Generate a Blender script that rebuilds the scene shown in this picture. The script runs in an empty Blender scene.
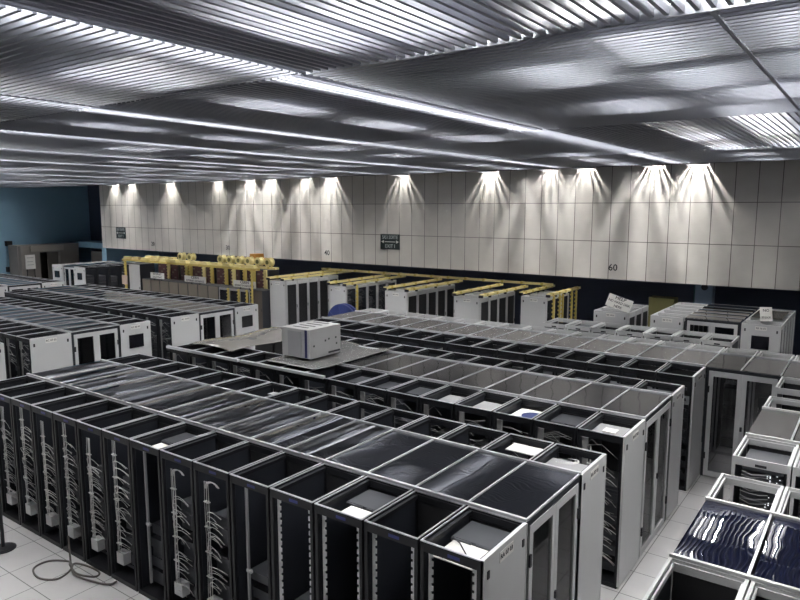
import bpy, math, random
from math import sin, cos, pi, radians as R
from mathutils import Vector, Matrix

S = bpy.context.scene
COL = S.collection
random.seed(7)

# ------------------------------------------------------------------ camera, world, exposure
cam = bpy.data.cameras.new('camera')
cam.lens = 30.12
cam.sensor_width = 36
cam.clip_start = .05
cam.clip_end = 300
camo = bpy.data.objects.new('camera', cam)
COL.objects.link(camo)
camo.location = (0, 0, 4.99)
camo.rotation_euler = (R(90 - 7.81), 0, R(35.79))
S.camera = camo

w = bpy.data.worlds.new('world')
S.world = w
w.use_nodes = True
w.node_tree.nodes['Background'].inputs[0].default_value = (.6, .65, .7, 1)
w.node_tree.nodes['Background'].inputs[1].default_value = .05

S.view_settings.view_transform = 'Standard'
S.view_settings.look = 'None'
S.view_settings.gamma = 1
S.view_settings.use_curve_mapping = False
S.view_settings.exposure = 0.2
S.cycles.max_bounces = 7
S.cycles.transparent_max_bounces = 12
S.cycles.caustics_reflective = False
S.cycles.caustics_refractive = False
S.cycles.sample_clamp_indirect = 4

STRIP_E = 52.0      # emission of the fluorescent tubes
TUBE_E = 105.0
WASH_W = 290.0       # wall washer lamps, watts

# ------------------------------------------------------------------ materials
def mat(name, col, rough=.5, metal=0., noise=0., nscale=6., bump=0., bscale=40., spec=.5):
    m = bpy.data.materials.new(name)
    m.use_nodes = True
    nt = m.node_tree
    b = nt.nodes['Principled BSDF']
    b.inputs['Roughness'].default_value = rough
    b.inputs['Metallic'].default_value = metal
    b.inputs['Specular IOR Level'].default_value = spec
    b.inputs['Base Color'].default_value = (*col, 1)
    if noise or bump:
        tc = nt.nodes.new('ShaderNodeTexCoord')
    if noise:
        n = nt.nodes.new('ShaderNodeTexNoise')
        n.inputs['Scale'].default_value = nscale
        n.inputs['Detail'].default_value = 4
        nt.links.new(tc.outputs['Object'], n.inputs['Vector'])
        r = nt.nodes.new('ShaderNodeMapRange')
        r.inputs['To Min'].default_value = 1 - noise
        r.inputs['To Max'].default_value = 1 + noise
        nt.links.new(n.outputs[0], r.inputs[0])
        mx = nt.nodes.new('ShaderNodeVectorMath')
        mx.operation = 'SCALE'
        mx.inputs[0].default_value = col
        nt.links.new(r.outputs[0], mx.inputs['Scale'])
        nt.links.new(mx.outputs[0], b.inputs['Base Color'])
    if bump:
        n = nt.nodes.new('ShaderNodeTexNoise')
        n.inputs['Scale'].default_value = bscale
        nt.links.new(tc.outputs['Object'], n.inputs['Vector'])
        bp = nt.nodes.new('ShaderNodeBump')
        bp.inputs['Strength'].default_value = bump
        bp.inputs['Distance'].default_value = .02
        nt.links.new(n.outputs[0], bp.inputs['Height'])
        nt.links.new(bp.outputs[0], b.inputs['Normal'])
    return m

def emit(name, col, e):
    m = bpy.data.materials.new(name)
    m.use_nodes = True
    nt = m.node_tree
    nt.nodes.remove(nt.nodes['Principled BSDF'])
    em = nt.nodes.new('ShaderNodeEmission')
    em.inputs[0].default_value = (*col, 1)
    em.inputs[1].default_value = e
    nt.links.new(em.outputs[0], nt.nodes['Material Output'].inputs[0])
    return m

def glass(name, tint, rough, wave=0., wscale=1., fac_boost=1., haze=0., hazecol=(.3, .3, .32), stretch=1.):
    """clear plastic sheet: mostly see-through, glossy by Fresnel, gently wavy"""
    m = bpy.data.materials.new(name)
    m.use_nodes = True
    nt = m.node_tree
    nt.nodes.remove(nt.nodes['Principled BSDF'])
    out = nt.nodes['Material Output']
    tr = nt.nodes.new('ShaderNodeBsdfTransparent')
    tr.inputs[0].default_value = (*tint, 1)
    gl = nt.nodes.new('ShaderNodeBsdfGlossy')
    gl.inputs['Roughness'].default_value = rough
    fr = nt.nodes.new('ShaderNodeFresnel')
    fr.inputs[0].default_value = 1.5
    body = tr
    if haze:
        df = nt.nodes.new('ShaderNodeBsdfDiffuse')
        df.inputs[0].default_value = (*hazecol, 1)
        hm = nt.nodes.new('ShaderNodeMixShader')
        hm.inputs[0].default_value = haze
        nt.links.new(tr.outputs[0], hm.inputs[1])
        nt.links.new(df.outputs[0], hm.inputs[2])
        body = hm
    ml = nt.nodes.new('ShaderNodeMath')
    ml.operation = 'MULTIPLY'
    ml.use_clamp = True
    ml.inputs[1].default_value = fac_boost
    mx = nt.nodes.new('ShaderNodeMixShader')
    nt.links.new(fr.outputs[0], ml.inputs[0])
    nt.links.new(ml.outputs[0], mx.inputs[0])
    nt.links.new(body.outputs[0], mx.inputs[1])
    nt.links.new(gl.outputs[0], mx.inputs[2])
    nt.links.new(mx.outputs[0], out.inputs[0])
    if wave:
        ge = nt.nodes.new('ShaderNodeNewGeometry')
        n = nt.nodes.new('ShaderNodeTexNoise')
        n.inputs['Scale'].default_value = wscale
        n.inputs['Detail'].default_value = 1
        bp = nt.nodes.new('ShaderNodeBump')
        bp.inputs['Strength'].default_value = 1
        bp.inputs['Distance'].default_value = wave
        vm = nt.nodes.new('ShaderNodeVectorMath')
        vm.operation = 'MULTIPLY'
        vm.inputs[1].default_value = (1, stretch, 1)
        nt.links.new(ge.outputs['Position'], vm.inputs[0])
        nt.links.new(vm.outputs[0], n.inputs['Vector'])
        nt.links.new(n.outputs[0], bp.inputs['Height'])
        nt.links.new(bp.outputs[0], gl.inputs['Normal'])
    return m

def grid_mat(name, base, joint, axes, pitch, offs, width, rough, noise, nscale, bump=0.):
    """surface of square-edged panels with thin dark joints"""
    m = mat(name, base, rough)
    nt = m.node_tree
    b = nt.nodes['Principled BSDF']
    ge = nt.nodes.new('ShaderNodeNewGeometry')
    sp = nt.nodes.new('ShaderNodeSeparateXYZ')
    nt.links.new(ge.outputs['Position'], sp.inputs[0])
    def M(op, a, bb=None, c=None):
        n = nt.nodes.new('ShaderNodeMath')
        n.operation = op
        for i, v in enumerate((a, bb, c)):
            if v is None: continue
            if isinstance(v, (int, float)): n.inputs[i].default_value = v
            else: nt.links.new(v, n.inputs[i])
        return n.outputs[0]
    ds, cells = [], []
    for ax, p, o in zip(axes, pitch, offs):
        t = M('DIVIDE', M('SUBTRACT', sp.outputs[ax], o), p)
        cells.append(M('FLOOR', t))
        f = M('FRACT', t)
        ds.append(M('MULTIPLY', M('MINIMUM', f, M('SUBTRACT', 1., f)), p))
    d = M('MINIMUM', ds[0], ds[1])
    jm = M('LESS_THAN', d, width / 2)
    cv = nt.nodes.new('ShaderNodeCombineXYZ')
    nt.links.new(cells[0], cv.inputs[0])
    nt.links.new(cells[1], cv.inputs[1])
    wn = nt.nodes.new('ShaderNodeTexWhiteNoise')
    nt.links.new(cv.outputs[0], wn.inputs['Vector'])
    n = nt.nodes.new('ShaderNodeTexNoise')
    n.inputs['Scale'].default_value = nscale
    n.inputs['Detail'].default_value = 6
    nt.links.new(ge.outputs['Position'], n.inputs['Vector'])
    val = M('ADD', M('MULTIPLY_ADD', n.outputs[0], 2 * noise, 1 - noise), M('MULTIPLY_ADD', wn.outputs[0], noise * .6, -noise * .3))
    sc = nt.nodes.new('ShaderNodeVectorMath')
    sc.operation = 'SCALE'
    sc.inputs[0].default_value = base
    nt.links.new(val, sc.inputs['Scale'])
    mx = nt.nodes.new('ShaderNodeMix')
    mx.data_type = 'RGBA'
    nt.links.new(jm, mx.inputs[0])
    nt.links.new(sc.outputs[0], mx.inputs[6])
    mx.inputs[7].default_value = (*joint, 1)
    nt.links.new(mx.outputs[2], b.inputs['Base Color'])
    if bump:
        bp = nt.nodes.new('ShaderNodeBump')
        bp.inputs['Strength'].default_value = bump
        bp.inputs['Distance'].default_value = .01
        nt.links.new(n.outputs[0], bp.inputs['Height'])
        nt.links.new(bp.outputs[0], b.inputs['Normal'])
    return m

P = .635                     # rack and floor-tile pitch
MT = dict(
    floor=grid_mat('floor_tiles', (.43, .425, .43), (.09, .09, .09), (0, 1), (P, P), (-2.45, 8.94), .012, .35, .08, 3.),
    concrete=grid_mat('concrete_panels', (.60, .575, .54), (.13, .12, .11), (0, 2), (.611, 1.255), (-11.62, 2.65), .022, .8, .10, 2.5, .15),
    plain=mat('grey_plaster', (.30, .30, .31), .8, noise=.06),
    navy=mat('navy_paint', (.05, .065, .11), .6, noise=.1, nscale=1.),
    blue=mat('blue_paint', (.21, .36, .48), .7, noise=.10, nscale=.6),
    slat=mat('slat_aluminium', (.27, .28, .315), .42, .4),
    plenum=mat('plenum_dark', (.05, .05, .055), .9),
    black=mat('black_metal', (.012, .0125, .015), .45, .0, noise=.15, nscale=9, spec=.3),
    void=mat('dark_steel', (.013, .015, .021), .5),
    alu=mat('aluminium', (.62, .63, .66), .32, .55, noise=.06, nscale=14),
    grey=mat('light_grey_paint', (.54, .545, .55), .42, noise=.03, nscale=3),
    grey2=mat('mid_grey_paint', (.30, .30, .31), .5, noise=.05),
    server=mat('server_casing', (.055, .058, .066), .42, .3, noise=.12),
    white=mat('paper_white', (.72, .71, .68), .7, noise=.03),
    cable=mat('pale_cable', (.56, .56, .55), .5),
    cable_dim=mat('grey_cable', (.20, .20, .20), .5),
    blackcable=mat('black_cable', (.012, .012, .014), .45),
    floorcable=mat('brown_grey_cable', (.09, .08, .075), .5),
    ink=mat('black_ink', (.015, .015, .02), .6),
    blueink=mat('blue_plate', (.02, .025, .15), .4),
    yellow=mat('yellow_plastic', (.58, .46, .13), .45, noise=.10, nscale=5),
    yellow2=mat('pale_yellow_plastic', (.74, .64, .30), .45, noise=.10, nscale=5),
    orange=mat('orange_plastic', (.50, .24, .05), .5),
    tan=mat('tan_panel', (.145, .125, .10), .6, noise=.06),
    brown=mat('dark_brown_panel', (.07, .055, .045), .6),
    maroon=mat('maroon_wiring', (.07, .025, .03), .6),
    bluedrum=mat('blue_plastic', (.022, .038, .15), .35),
    portal=mat('warm_grey_panel', (.20, .185, .17), .7, noise=.06, nscale=2),
    portal_dark=mat('dark_warm_panel', (.04, .036, .033), .7),
    olive=mat('olive_panel', (.16, .15, .05), .6),
    pillar=mat('blue_grey_paint', (.24, .33, .45), .6, noise=.05),
    sign=mat('dark_green_sign', (.012, .022, .024), .4),
    signtext=mat('sign_lettering', (.42, .46, .46), .5),
    mesh=mat('dark_mesh', (.016, .016, .018), .5),
    screen=mat('dark_screen', (.012, .012, .016), .15),
    roof_streak=glass('wavy_clear_roof', (.42, .44, .50), .015, .005, 1.7, 4.2, .0, stretch=.22),
    roof_near=glass('rippled_clear_roof', (.55, .57, .62), .004, .0045, 1.5, 2.8, .05, (.2, .22, .3), .8),
    roof_clear=glass('clear_roof', (.60, .61, .65), .05, .007, 1.6, 1.6, .12),
    roof_haze=glass('grey_sheen_roof', (.62, .61, .62), .12, .006, 1.2, 1.1, .30, (.36, .35, .35)),  # pale grey mixed into the colour for the ceiling's grazing reflection
    roof_gloss=glass('glossy_blue_roof', (.35, .37, .50), .012, .007, 1.6, 2.2, .5, (.006, .009, .035)),
    sheet=mat('dull_plastic_sheet', (.10, .10, .10), .25, noise=.08, nscale=2, bump=.3, bscale=2.5),
    sheet2=mat('glossy_film', (.14, .132, .12), .10, noise=.15, nscale=3, bump=.6, bscale=2.5),
    pane=glass('door_glass', (.76, .76, .77), .03, 0, 1, 1.0),
    led=emit('white_led', (.9, .95, 1), 1.2),
    ledblue=emit('blue_led', (.1, .2, 1), 2.5),
    lamp=emit('fluorescent_tube', (1, .99, .97), TUBE_E),
    striplamp=emit('fluorescent_strip', (1, .99, .97), STRIP_E),
)

# ------------------------------------------------------------------ mesh builder
class MB:
    def __init__(s): s.v, s.f = [], []
    def box(s, x0, y0, z0, x1, y1, z1):
        n = len(s.v)
        s.v += [(x0, y0, z0), (x1, y0, z0), (x1, y1, z0), (x0, y1, z0), (x0, y0, z1), (x1, y0, z1), (x1, y1, z1), (x0, y1, z1)]
        s.f += [tuple(n + i for i in q) for q in ((3, 2, 1, 0), (4, 5, 6, 7), (0, 1, 5, 4), (1, 2, 6, 5), (2, 3, 7, 6), (3, 0, 4, 7))]
        return s
    def tube(s, pts, r, n=5):
        pts = [Vector(p) for p in pts]
        base = len(s.v)
        ref = Vector((.31, .17, .93))
        for i, p in enumerate(pts):
            d = (pts[min(i + 1, len(pts) - 1)] - pts[max(i - 1, 0)])
            d = d.normalized() if d.length > 1e-9 else Vector((0, 0, 1))
            if abs(d.dot(ref)) > .95: rr = Vector((1, 0, 0))
            else: rr = ref
            a = d.cross(rr).normalized(); b = d.cross(a)
            for k in range(n):
                t = 2 * pi * k / n
                s.v.append(tuple(p + a * (r * cos(t)) + b * (r * sin(t))))
        for i in range(len(pts) - 1):
            for k in range(n):
                a0 = base + i * n + k; a1 = base + i * n + (k + 1) % n
                s.f.append((a0, a1, a1 + n, a0 + n))
        s.f.append(tuple(base + k for k in range(n))[::-1])
        s.f.append(tuple(base + (len(pts) - 1) * n + k for k in range(n)))
        return s
    def lathe(s, prof, n=24, c=(0, 0, 0), axis='z'):
        base = len(s.v)
        for r, h in prof:
            for k in range(n):
                t = 2 * pi * k / n
                a, b = r * cos(t), r * sin(t)
                p = {'z': (a, b, h), 'y': (a, h, b), 'x': (h, a, b)}[axis]
                s.v.append((p[0] + c[0], p[1] + c[1], p[2] + c[2]))
        for i in range(len(prof) - 1):
            for k in range(n):
                a0 = base + i * n + k; a1 = base + i * n + (k + 1) % n
                s.f.append((a0, a1, a1 + n, a0 + n))
        s.f.append(tuple(base + k for k in range(n))[::-1])
        s.f.append(tuple(base + (len(prof) - 1) * n + k for k in range(n)))
        return s
    def sheet(s, fn, nu, nv, th=.006):
        """thick curved sheet from fn(u,v)->xyz"""
        base = len(s.v)
        for dz in (0, th):
            for i in range(nu + 1):
                for j in range(nv + 1):
                    p = fn(i / nu, j / nv)
                    s.v.append((p[0], p[1], p[2] + dz))
        N = (nu + 1) * (nv + 1)
        def I(i, j, t): return base + t * N + i * (nv + 1) + j
        for i in range(nu):
            for j in range(nv):
                s.f.append((I(i, j, 0), I(i, j + 1, 0), I(i + 1, j + 1, 0), I(i + 1, j, 0)))
                s.f.append((I(i, j, 1), I(i + 1, j, 1), I(i + 1, j + 1, 1), I(i, j + 1, 1)))
        for i in range(nu):
            s.f.append((I(i, 0, 0), I(i + 1, 0, 0), I(i + 1, 0, 1), I(i, 0, 1)))
            s.f.append((I(i + 1, nv, 0), I(i, nv, 0), I(i, nv, 1), I(i + 1, nv, 1)))
        for j in range(nv):
            s.f.append((I(0, j + 1, 0), I(0, j, 0), I(0, j, 1), I(0, j + 1, 1)))
            s.f.append((I(nu, j, 0), I(nu, j + 1, 0), I(nu, j + 1, 1), I(nu, j, 1)))
        return s
    def mesh(s, name, m, smooth=False):
        me = bpy.data.meshes.new(name)
        me.from_pydata(s.v, [], s.f)
        me.materials.append(m)
        if smooth:
            for p in me.polygons: p.use_smooth = True
        me.update()
        return me

def link(name, me, parent=None, loc=(0, 0, 0), rot=(0, 0, 0)):
    o = bpy.data.objects.new(name, me)
    COL.objects.link(o)
    o.location = loc
    o.rotation_euler = rot
    if parent: o.parent = parent
    return o

def thing(name, label, cat, loc=(0, 0, 0), rz=0., group=None):
    o = link(name, None, None, loc, (0, 0, rz))
    o.empty_display_size = .1
    return tag(o, label, cat, group)

def tag(o, label, cat, group=None):
    o['label'] = label
    o['category'] = cat
    if group: o['group'] = group
    return o

def struct(name, mb, m):
    o = link(name, mb.mesh(name, m) if isinstance(mb, MB) else mb)
    o['kind'] = 'structure'
    return o

CACHE = {}
def cached(key, fn):
    if key not in CACHE: CACHE[key] = fn()
    return CACHE[key]

ORD = 'first second third fourth fifth sixth seventh eighth ninth tenth eleventh twelfth thirteenth fourteenth fifteenth sixteenth'.split()

def text_mesh(txt, size, m, align='CENTER', depth=.001, sx=1.):
    c = bpy.data.curves.new('lettering', 'FONT')
    c.body = txt
    c.size = size
    c.align_x = align
    c.align_y = 'CENTER'
    c.extrude = depth
    c.resolution_u = 2
    c.offset = size * .012
    o = bpy.data.objects.new('lettering', c)
    COL.objects.link(o)
    dg = bpy.context.evaluated_depsgraph_get()
    me = bpy.data.meshes.new_from_object(o.evaluated_get(dg))
    bpy.data.objects.remove(o)
    bpy.data.curves.remove(c)
    me.name = 'lettering'
    me.materials.clear()
    me.materials.append(m)
    if sx != 1.:
        for v in me.vertices: v.co.x *= sx
    return me

# ------------------------------------------------------------------ room shell
ZC = 6.30
struct('floor', MB().box(-52, -6, -.1, 8, 30, 0), MT['floor'])
struct('wall_back', MB().box(-37.65, 22.0, 2.65, 8, 22.35, 7.3), MT['concrete'])
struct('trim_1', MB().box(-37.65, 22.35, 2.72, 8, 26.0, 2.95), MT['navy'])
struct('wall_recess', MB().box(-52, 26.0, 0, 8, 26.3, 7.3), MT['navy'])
struct('wall_left', MB().box(-46.3, -6, 0, -46, 26, 7.3), MT['blue'])
struct('wall_right', MB().box(6, -6, 0, 6.3, 26, 7.3), MT['plain'])
struct('wall_front', MB().box(-46, -4.3, 0, 6, -4, 7.3), MT['plain'])
struct('ceiling', MB().box(-46.3, -4.3, 7.15, 6.3, 26, 7.3), MT['plenum'])
# short blue return wall at the far end of the concrete panels
struct('wall_return', MB().box(-38.4, 22.36, 0, -37.9, 25.98, 2.7), MT['blue'])

# slatted ceiling: square fields whose slats turn by 90 degrees from field to field
SEAM0, SP = -4.80, 3.72
CY = [-3.9, -.85, 5.0, 10.85, 16.7, 21.38]
CX = [-4.80 + 7.44 + 0.0]
while CX[-1] > -46: CX.append(CX[-1] - 7.44)
TH, HH, GAP = .030, .085, .1
def slats(x0, x1, y0, y1, along):
    mb = MB()
    if along == 'y':
        n = max(1, round((x1 - x0) / GAP))
        for i in range(n):
            x = x0 + (i + .5) * (x1 - x0) / n
            mb.box(x - TH / 2, y0 + .02, ZC, x + TH / 2, y1 - .02, ZC + HH)
        for yy in (y0 + 1.5, (y0 + y1) / 2, y1 - 1.5):
            mb.box(x0, yy - .02, ZC + HH, x1, yy + .02, ZC + HH + .03)
    else:
        n = max(1, round((y1 - y0) / GAP))
        for i in range(n):
            y = y0 + (i + .5) * (y1 - y0) / n
            mb.box(x0 + .02, y - TH / 2, ZC, x1 - .02, y + TH / 2, ZC + HH)
        k = max(1, round((x1 - x0) / 1.86))
        for i in range(k):
            xx = x0 + (i + .5) * (x1 - x0) / k
            mb.box(xx - .02, y0, ZC + HH, xx + .02, y1, ZC + HH + .03)
    return mb
for j in range(len(CY) - 1):
    for i in range(len(CX)):
        hi = CX[i - 1] if i else 6.
        lo = max(CX[i], -46.)
        along = 'y' if (i + j) % 2 == 0 else 'x'
        if hi - lo < .2: continue
        struct('ceiling', slats(lo, hi, CY[j], CY[j + 1], along), MT['slat'])
struct('light_baffle', MB().box(-46, 21.40, ZC - .01, 6, 21.43, 7.15), MT['plenum'])  # added baffle, keeps plenum light off the concrete wall
# seam bars
for j in range(16):
    x = -1.06 - j * SP
    if x < -46 or j % 2: continue
    struct('trim_2', MB().box(x - .018, CY[1] if j else 5.05, ZC - .004, x + .018, 10.8 if j == 0 else 21.5, ZC + .01), MT['slat'])

# fluorescent strips along every seam
def strip_light(x, lab):
    t = thing('fluorescent_strip_light', lab, 'light', (x, 9, ZC + .2), group='fluorescent strips above the ceiling slats')
    link('housing', cached('sh', lambda: MB().box(-.20, -12.2, .04, .20, 12.2, .10).mesh('housing', MT['plenum'])), t)
    link('tube', cached('st', lambda: MB().box(-.13, -12.15, 0, .13, 12.15, .03).mesh('tube', MT['striplamp'])), t)
xs = []
x = SEAM0
n = 0
while x > -45:
    strip_light(x - .22, 'long bright fluorescent strip above the slats, %s strip from the 60 on the wall' % ORD[n])
    x -= SP
    n += 1
# short lamps midway between the seams
def tube_lamp(x, y, lab, rot=0.):
    t = thing('fluorescent_lamp', lab, 'light', (x, y, ZC + .24), rot, 'fluorescent lamps above the ceiling slats')
    link('housing', cached('th', lambda: MB().box(-.32, -.66, .05, .32, .66, .10).box(-.32, -.66, -.122, -.29, -.63, .05).box(.29, -.66, -.122, .32, -.63, .05).box(-.32, .63, -.122, -.29, .66, .05).box(.29, .63, -.122, .32, .66, .05).mesh('housing', MT['plenum'])), t)
    for sx in (-1, 0, 1):
        link('tube', cached('tt', lambda: MB().tube([(0, -.6, 0), (0, .6, 0)], .025, 6).mesh('tube', MT['lamp'])), t, (sx * .22, 0, .02))
lamp_y = [1.6, 4.05, 6.5, 8.95, 11.4, 13.85, 16.3, 18.6, 20.6]
for i in range(11):
    for j, y in enumerate(lamp_y):
        xx = 1.02 - i * SP - .10
        if (i * 7 + j * 3) % 5 == 4 and i > 1: continue
        if (i == 1 and j == 4) or (i == 0 and j < 6) or (i > 1 and j == 0): continue
        tube_lamp(xx, y, 'fluorescent lamp glowing above the slats, %s lamp out from the concrete wall in column %s' % (ORD[len(lamp_y) - 1 - j], ORD[i]))
for i, (x, y) in enumerate(((-.45, 5.8), (-.45, 7.25), (-.45, 8.7), (-.4, 10.15), (-1.75, 5.8), (-1.65, 7.45), (-1.6, 10.22), (.35, 5.9), (.35, 7.35), (.35, 8.8), (-1.25, 8.85))):
    tube_lamp(x, y, 'fluorescent lamp in the brightest ceiling field, %s of eleven around the dark seam bar' % ORD[i])
for i, (x, y) in enumerate(((-3.55, 3.9), (-.9, 4.2))):
    tube_lamp(x, y, 'fluorescent lamp over the widest-looking slats at top of picture, %s along' % ORD[i])
for i, (x, y) in enumerate(((-1.5, 11.8), (-1.5, 13.4), (-1.6, 16.5))):
    tube_lamp(x, y, 'fluorescent lamp past the bright field toward the number 60, %s along' % ORD[i])

# wall washers in the slot between slats and concrete wall
wash = [-36.0, -34.3, -30.8, -26.95, -24.6, -23.2, -21.0, -19.5, -15.7, -11.8, -9.46, -8.2, -6.0, -4.72]
for i, x in enumerate(wash):
    t = thing('wall_washer', 'slotted lamp throwing fan of light on concrete wall, %s from the 60 end' % ORD[len(wash) - 1 - i], 'light', (x, 21.74, ZC - .02), group='lamps washing the concrete wall')
    def fins():
        mb = MB()
        for k in range(-2, 3):
            wv = (.008, .012, .016)[abs(k)]
            mb.box(k * .095 - wv, -.18, 0, k * .095 + wv, .20, .05)
        mb.box(-.30, -.22, 0, .30, -.20, .48)
        mb.box(-.30, -.18, .46, .30, .21, .48)
        mb.box(-.30, -.18, 0, -.27, .21, .46).box(.27, -.18, 0, .30, .21, .46)
        return mb.mesh('louvre', MT['slat'])
    link('louvre', cached('fins', fins), t)
    l = bpy.data.lights.new('washer_lamp', 'SPOT')
    l.spot_size = R(128)
    l.spot_blend = 1.
    l.energy = WASH_W * random.uniform(.5, 1.3)
    l.shadow_soft_size = .035
    l.color = (1, .97, .92)
    link('lamp', l, t, (0, -.15, .40), (R(12), 0, 0))

# ------------------------------------------------------------------ server racks
RH = 2.09
RW = .605
def frame_mesh(d, style):
    h = RW / 2
    m = MB()
    for sx in (-1, 1):
        for sy in (0, 1):
            x0 = sx * h; x1 = sx * (h - .035)
            y0 = 0 if sy == 0 else d - .04
            m.box(min(x0, x1), y0, .06, max(x0, x1), y0 + .04, RH - .03)
    m.box(-h, 0, 0, h, d, .06)
    m.box(-h + .004, .03, RH - .075, -h + .05, d - .03, RH - .034).box(h - .05, .03, RH - .075, h - .004, d - .03, RH - .034)
    if style == 'black':
        m.box(-h, 0, RH - .04, h, .02, RH - .010).box(-h, d - .02, RH - .04, h, d, RH - .010)
        m.box(-h, .02, RH - .04, -h + .014, d - .02, RH - .010).box(h - .014, .02, RH - .04, h, d - .02, RH - .010)
    m.box(-h, .002, RH - .10, h, .03, RH - .03).box(-h, d - .03, RH - .10, h, d - .002, RH - .03)
    return m.mesh('frame', MT['black'] if style == 'black' else MT['grey'])
def top_mesh(d, style):
    h = RW / 2
    m = MB()
    z0, z1 = RH - (.010 if style == 'black' else .03), RH
    m.box(-h, 0, z0, h, .018, z1).box(-h, d - .018, z0, h, d, z1)
    wd = .013 if style == 'black' else .028
    m.box(-h, .018, z0, -h + wd, d - .018, z1).box(h - wd, .018, z0, h, d - .018, z1)
    return m.mesh('top_frame', MT['alu'] if style == 'black' else MT['grey'])
def side_mesh(d):
    return MB().box(-.006, .045, .06, .006, d - .045, RH - .032).mesh('side_panel', MT['void'])
def equip_mesh(d, h, seed):
    rr = random.Random(seed)
    m = MB()
    z = .12
    while z < h:
        u = rr.choice((.044, .044, .088, .132))
        if rr.random() < .85:
            m.box(-.22, .16 + rr.random() * .06, z, .22, d - .14, z + u - .004)
        z += u
    return m.mesh('servers', MT['server'])
def rail_mesh(z0=.1):
    m = MB()
    m.box(-.022, 0, z0, .006, .012, RH - .12)
    z = z0 + .03
    while z < RH - .16:
        m.box(.006, 0, z, .026, .012, z + .045)
        z += .078
    return m.mesh('mounting_rail', MT['grey'])
def loops_mesh(seed, z0=.35, z1=1.75, n=26, top_loop=False, fan=1.):
    rr = random.Random(seed)
    m = MB()
    for k in range(5):
        x = -.205 + k * .018 + rr.uniform(-.004, .004)
        m.tube([(x + rr.uniform(-.008, .008), .07 + .006 * (k % 2), z0 + (z1 + .1 - z0) * i / 7) for i in range(8)], .0042, 4)
    for k in range(n):
        z = z0 + (z1 - .25 - z0) * k / n + rr.uniform(-.02, .02)
        a = rr.uniform(.06, .21) * fan; dp = rr.uniform(.02, .08); hh = rr.uniform(.08, .22)
        pts = []
        for i in range(7):
            t = i / 6
            pts.append((-.17 + a * 1.3 * t + rr.uniform(-.004, .004), .06 - dp * sin(pi * t) + .05 * t, z + hh * sin(pi * t * .8) - .10 * t))
        m.tube(pts, rr.choice((.0035, .0045)), 4)
    if top_loop:
        for k in range(4):
            m.tube([(-.19 + k * .012 + .16 * (1 - cos(t)) / 1.3, .06, z1 + .02 + .10 * sin(t)) for t in [pi * .8 * i / 7 for i in range(8)]], .006, 4)
    for k in range(5):
        z = z0 + (z1 - z0) * (k + .5) / 5
        m.box(-.215, .055, z, -.125, .085, z + .012)
    return m.mesh('cable_bundle', MT['cable'])
def fan_mesh(seed, z0=1.35, n=14):
    """short bundle near the top with loose wires, as seen over the row in front"""
    rr = random.Random(seed)
    m = MB()
    for k in range(5):
        x = -.24 + k * .013
        m.tube([(x, .05, .25), (x + .004, .05, 1.1), (x, .05, RH - .14)], .006, 4)
    m.box(-.25, .035, RH - .30, -.17, .065, RH - .12)
    for k in range(n):
        z = rr.uniform(z0, RH - .2)
        x1 = rr.uniform(-.05, .24)
        m.tube([(-.19, .05, z), (-.19 + (x1 + .19) * .5, .03, z + rr.uniform(-.02, .1)), (x1, .06, z + rr.uniform(-.12, .08))], .004, 3)
    return m.mesh('cable_bundle', MT['cable_dim'])
def mesh_door(style):
    h = RW / 2
    m = MB()
    m.box(-h + .05, -.012, .14, h - .05, -.004, RH - .14)
    z = .2
    while z < RH - .2:
        m.box(-h + .055, -.016, z, h - .055, -.012, z + .02)
        z += .06
    return m.mesh('mesh_panel', MT['mesh'])
def door_frame(style):
    h = RW / 2
    m = MB()
    m.box(-h + .002, -.026, .06, -h + .055, -.001, RH - .005).box(h - .055, -.026, .06, h - .002, -.001, RH - .005)
    m.box(-h + .055, -.026, .06, h - .055, -.001, .15).box(-h + .055, -.026, RH - .15, h - .055, -.001, RH - .005)
    return m.mesh('door', MT['grey'] if style == 'grey' else MT['black'])

ENDTEXT = {}
def end_panel(t, d, side, label_txt='RA 07 03', screen=False, ymid=None):
    """painted panel closing the row; side = +1/-1 in local x"""
    x = side * (RW / 2 + .012)
    def em():
        m = MB().box(-.012, .004, .03, .012, d - .004, RH)
        m.box(-.016, .004, .03, .016, .02, RH - .004).box(-.016, d - .02, .03, .016, d - .004, RH - .004)
        return m.mesh('end_panel', MT['grey'])
    e = link('end_panel', cached(('end', d), em), t, (x, 0, 0))
    e['label'] = 'light grey end panel with two locks'
    for yy in (.09, d - .09):
        link('lock', cached('lock', lambda: MB().box(-.004, -.018, -.035, .006, .018, .035).mesh('lock', MT['ink'])), e, (side * .015, yy, RH - .16))
    pl = link('label_plate', cached('plate', lambda: MB().box(-.002, -.13, -.05, .002, .13, .05).mesh('label_plate', MT['white'])), e, (side * .0145, d / 2, RH - .10))
    tm = cached(('txt', label_txt), lambda: text_mesh(label_txt, .062, MT['ink']))
    o = link('lettering', tm, e, (side * .0175, d / 2, RH - .10), (pi / 2, 0, side * pi / 2))
    if screen:
        link('dark_window', cached('win', lambda: MB().box(-.02, -.20, -.17, .06, .20, .17).mesh('dark_window', MT['screen'])), e, (side * .016, d * .5, RH - .46))
    return e

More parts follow.
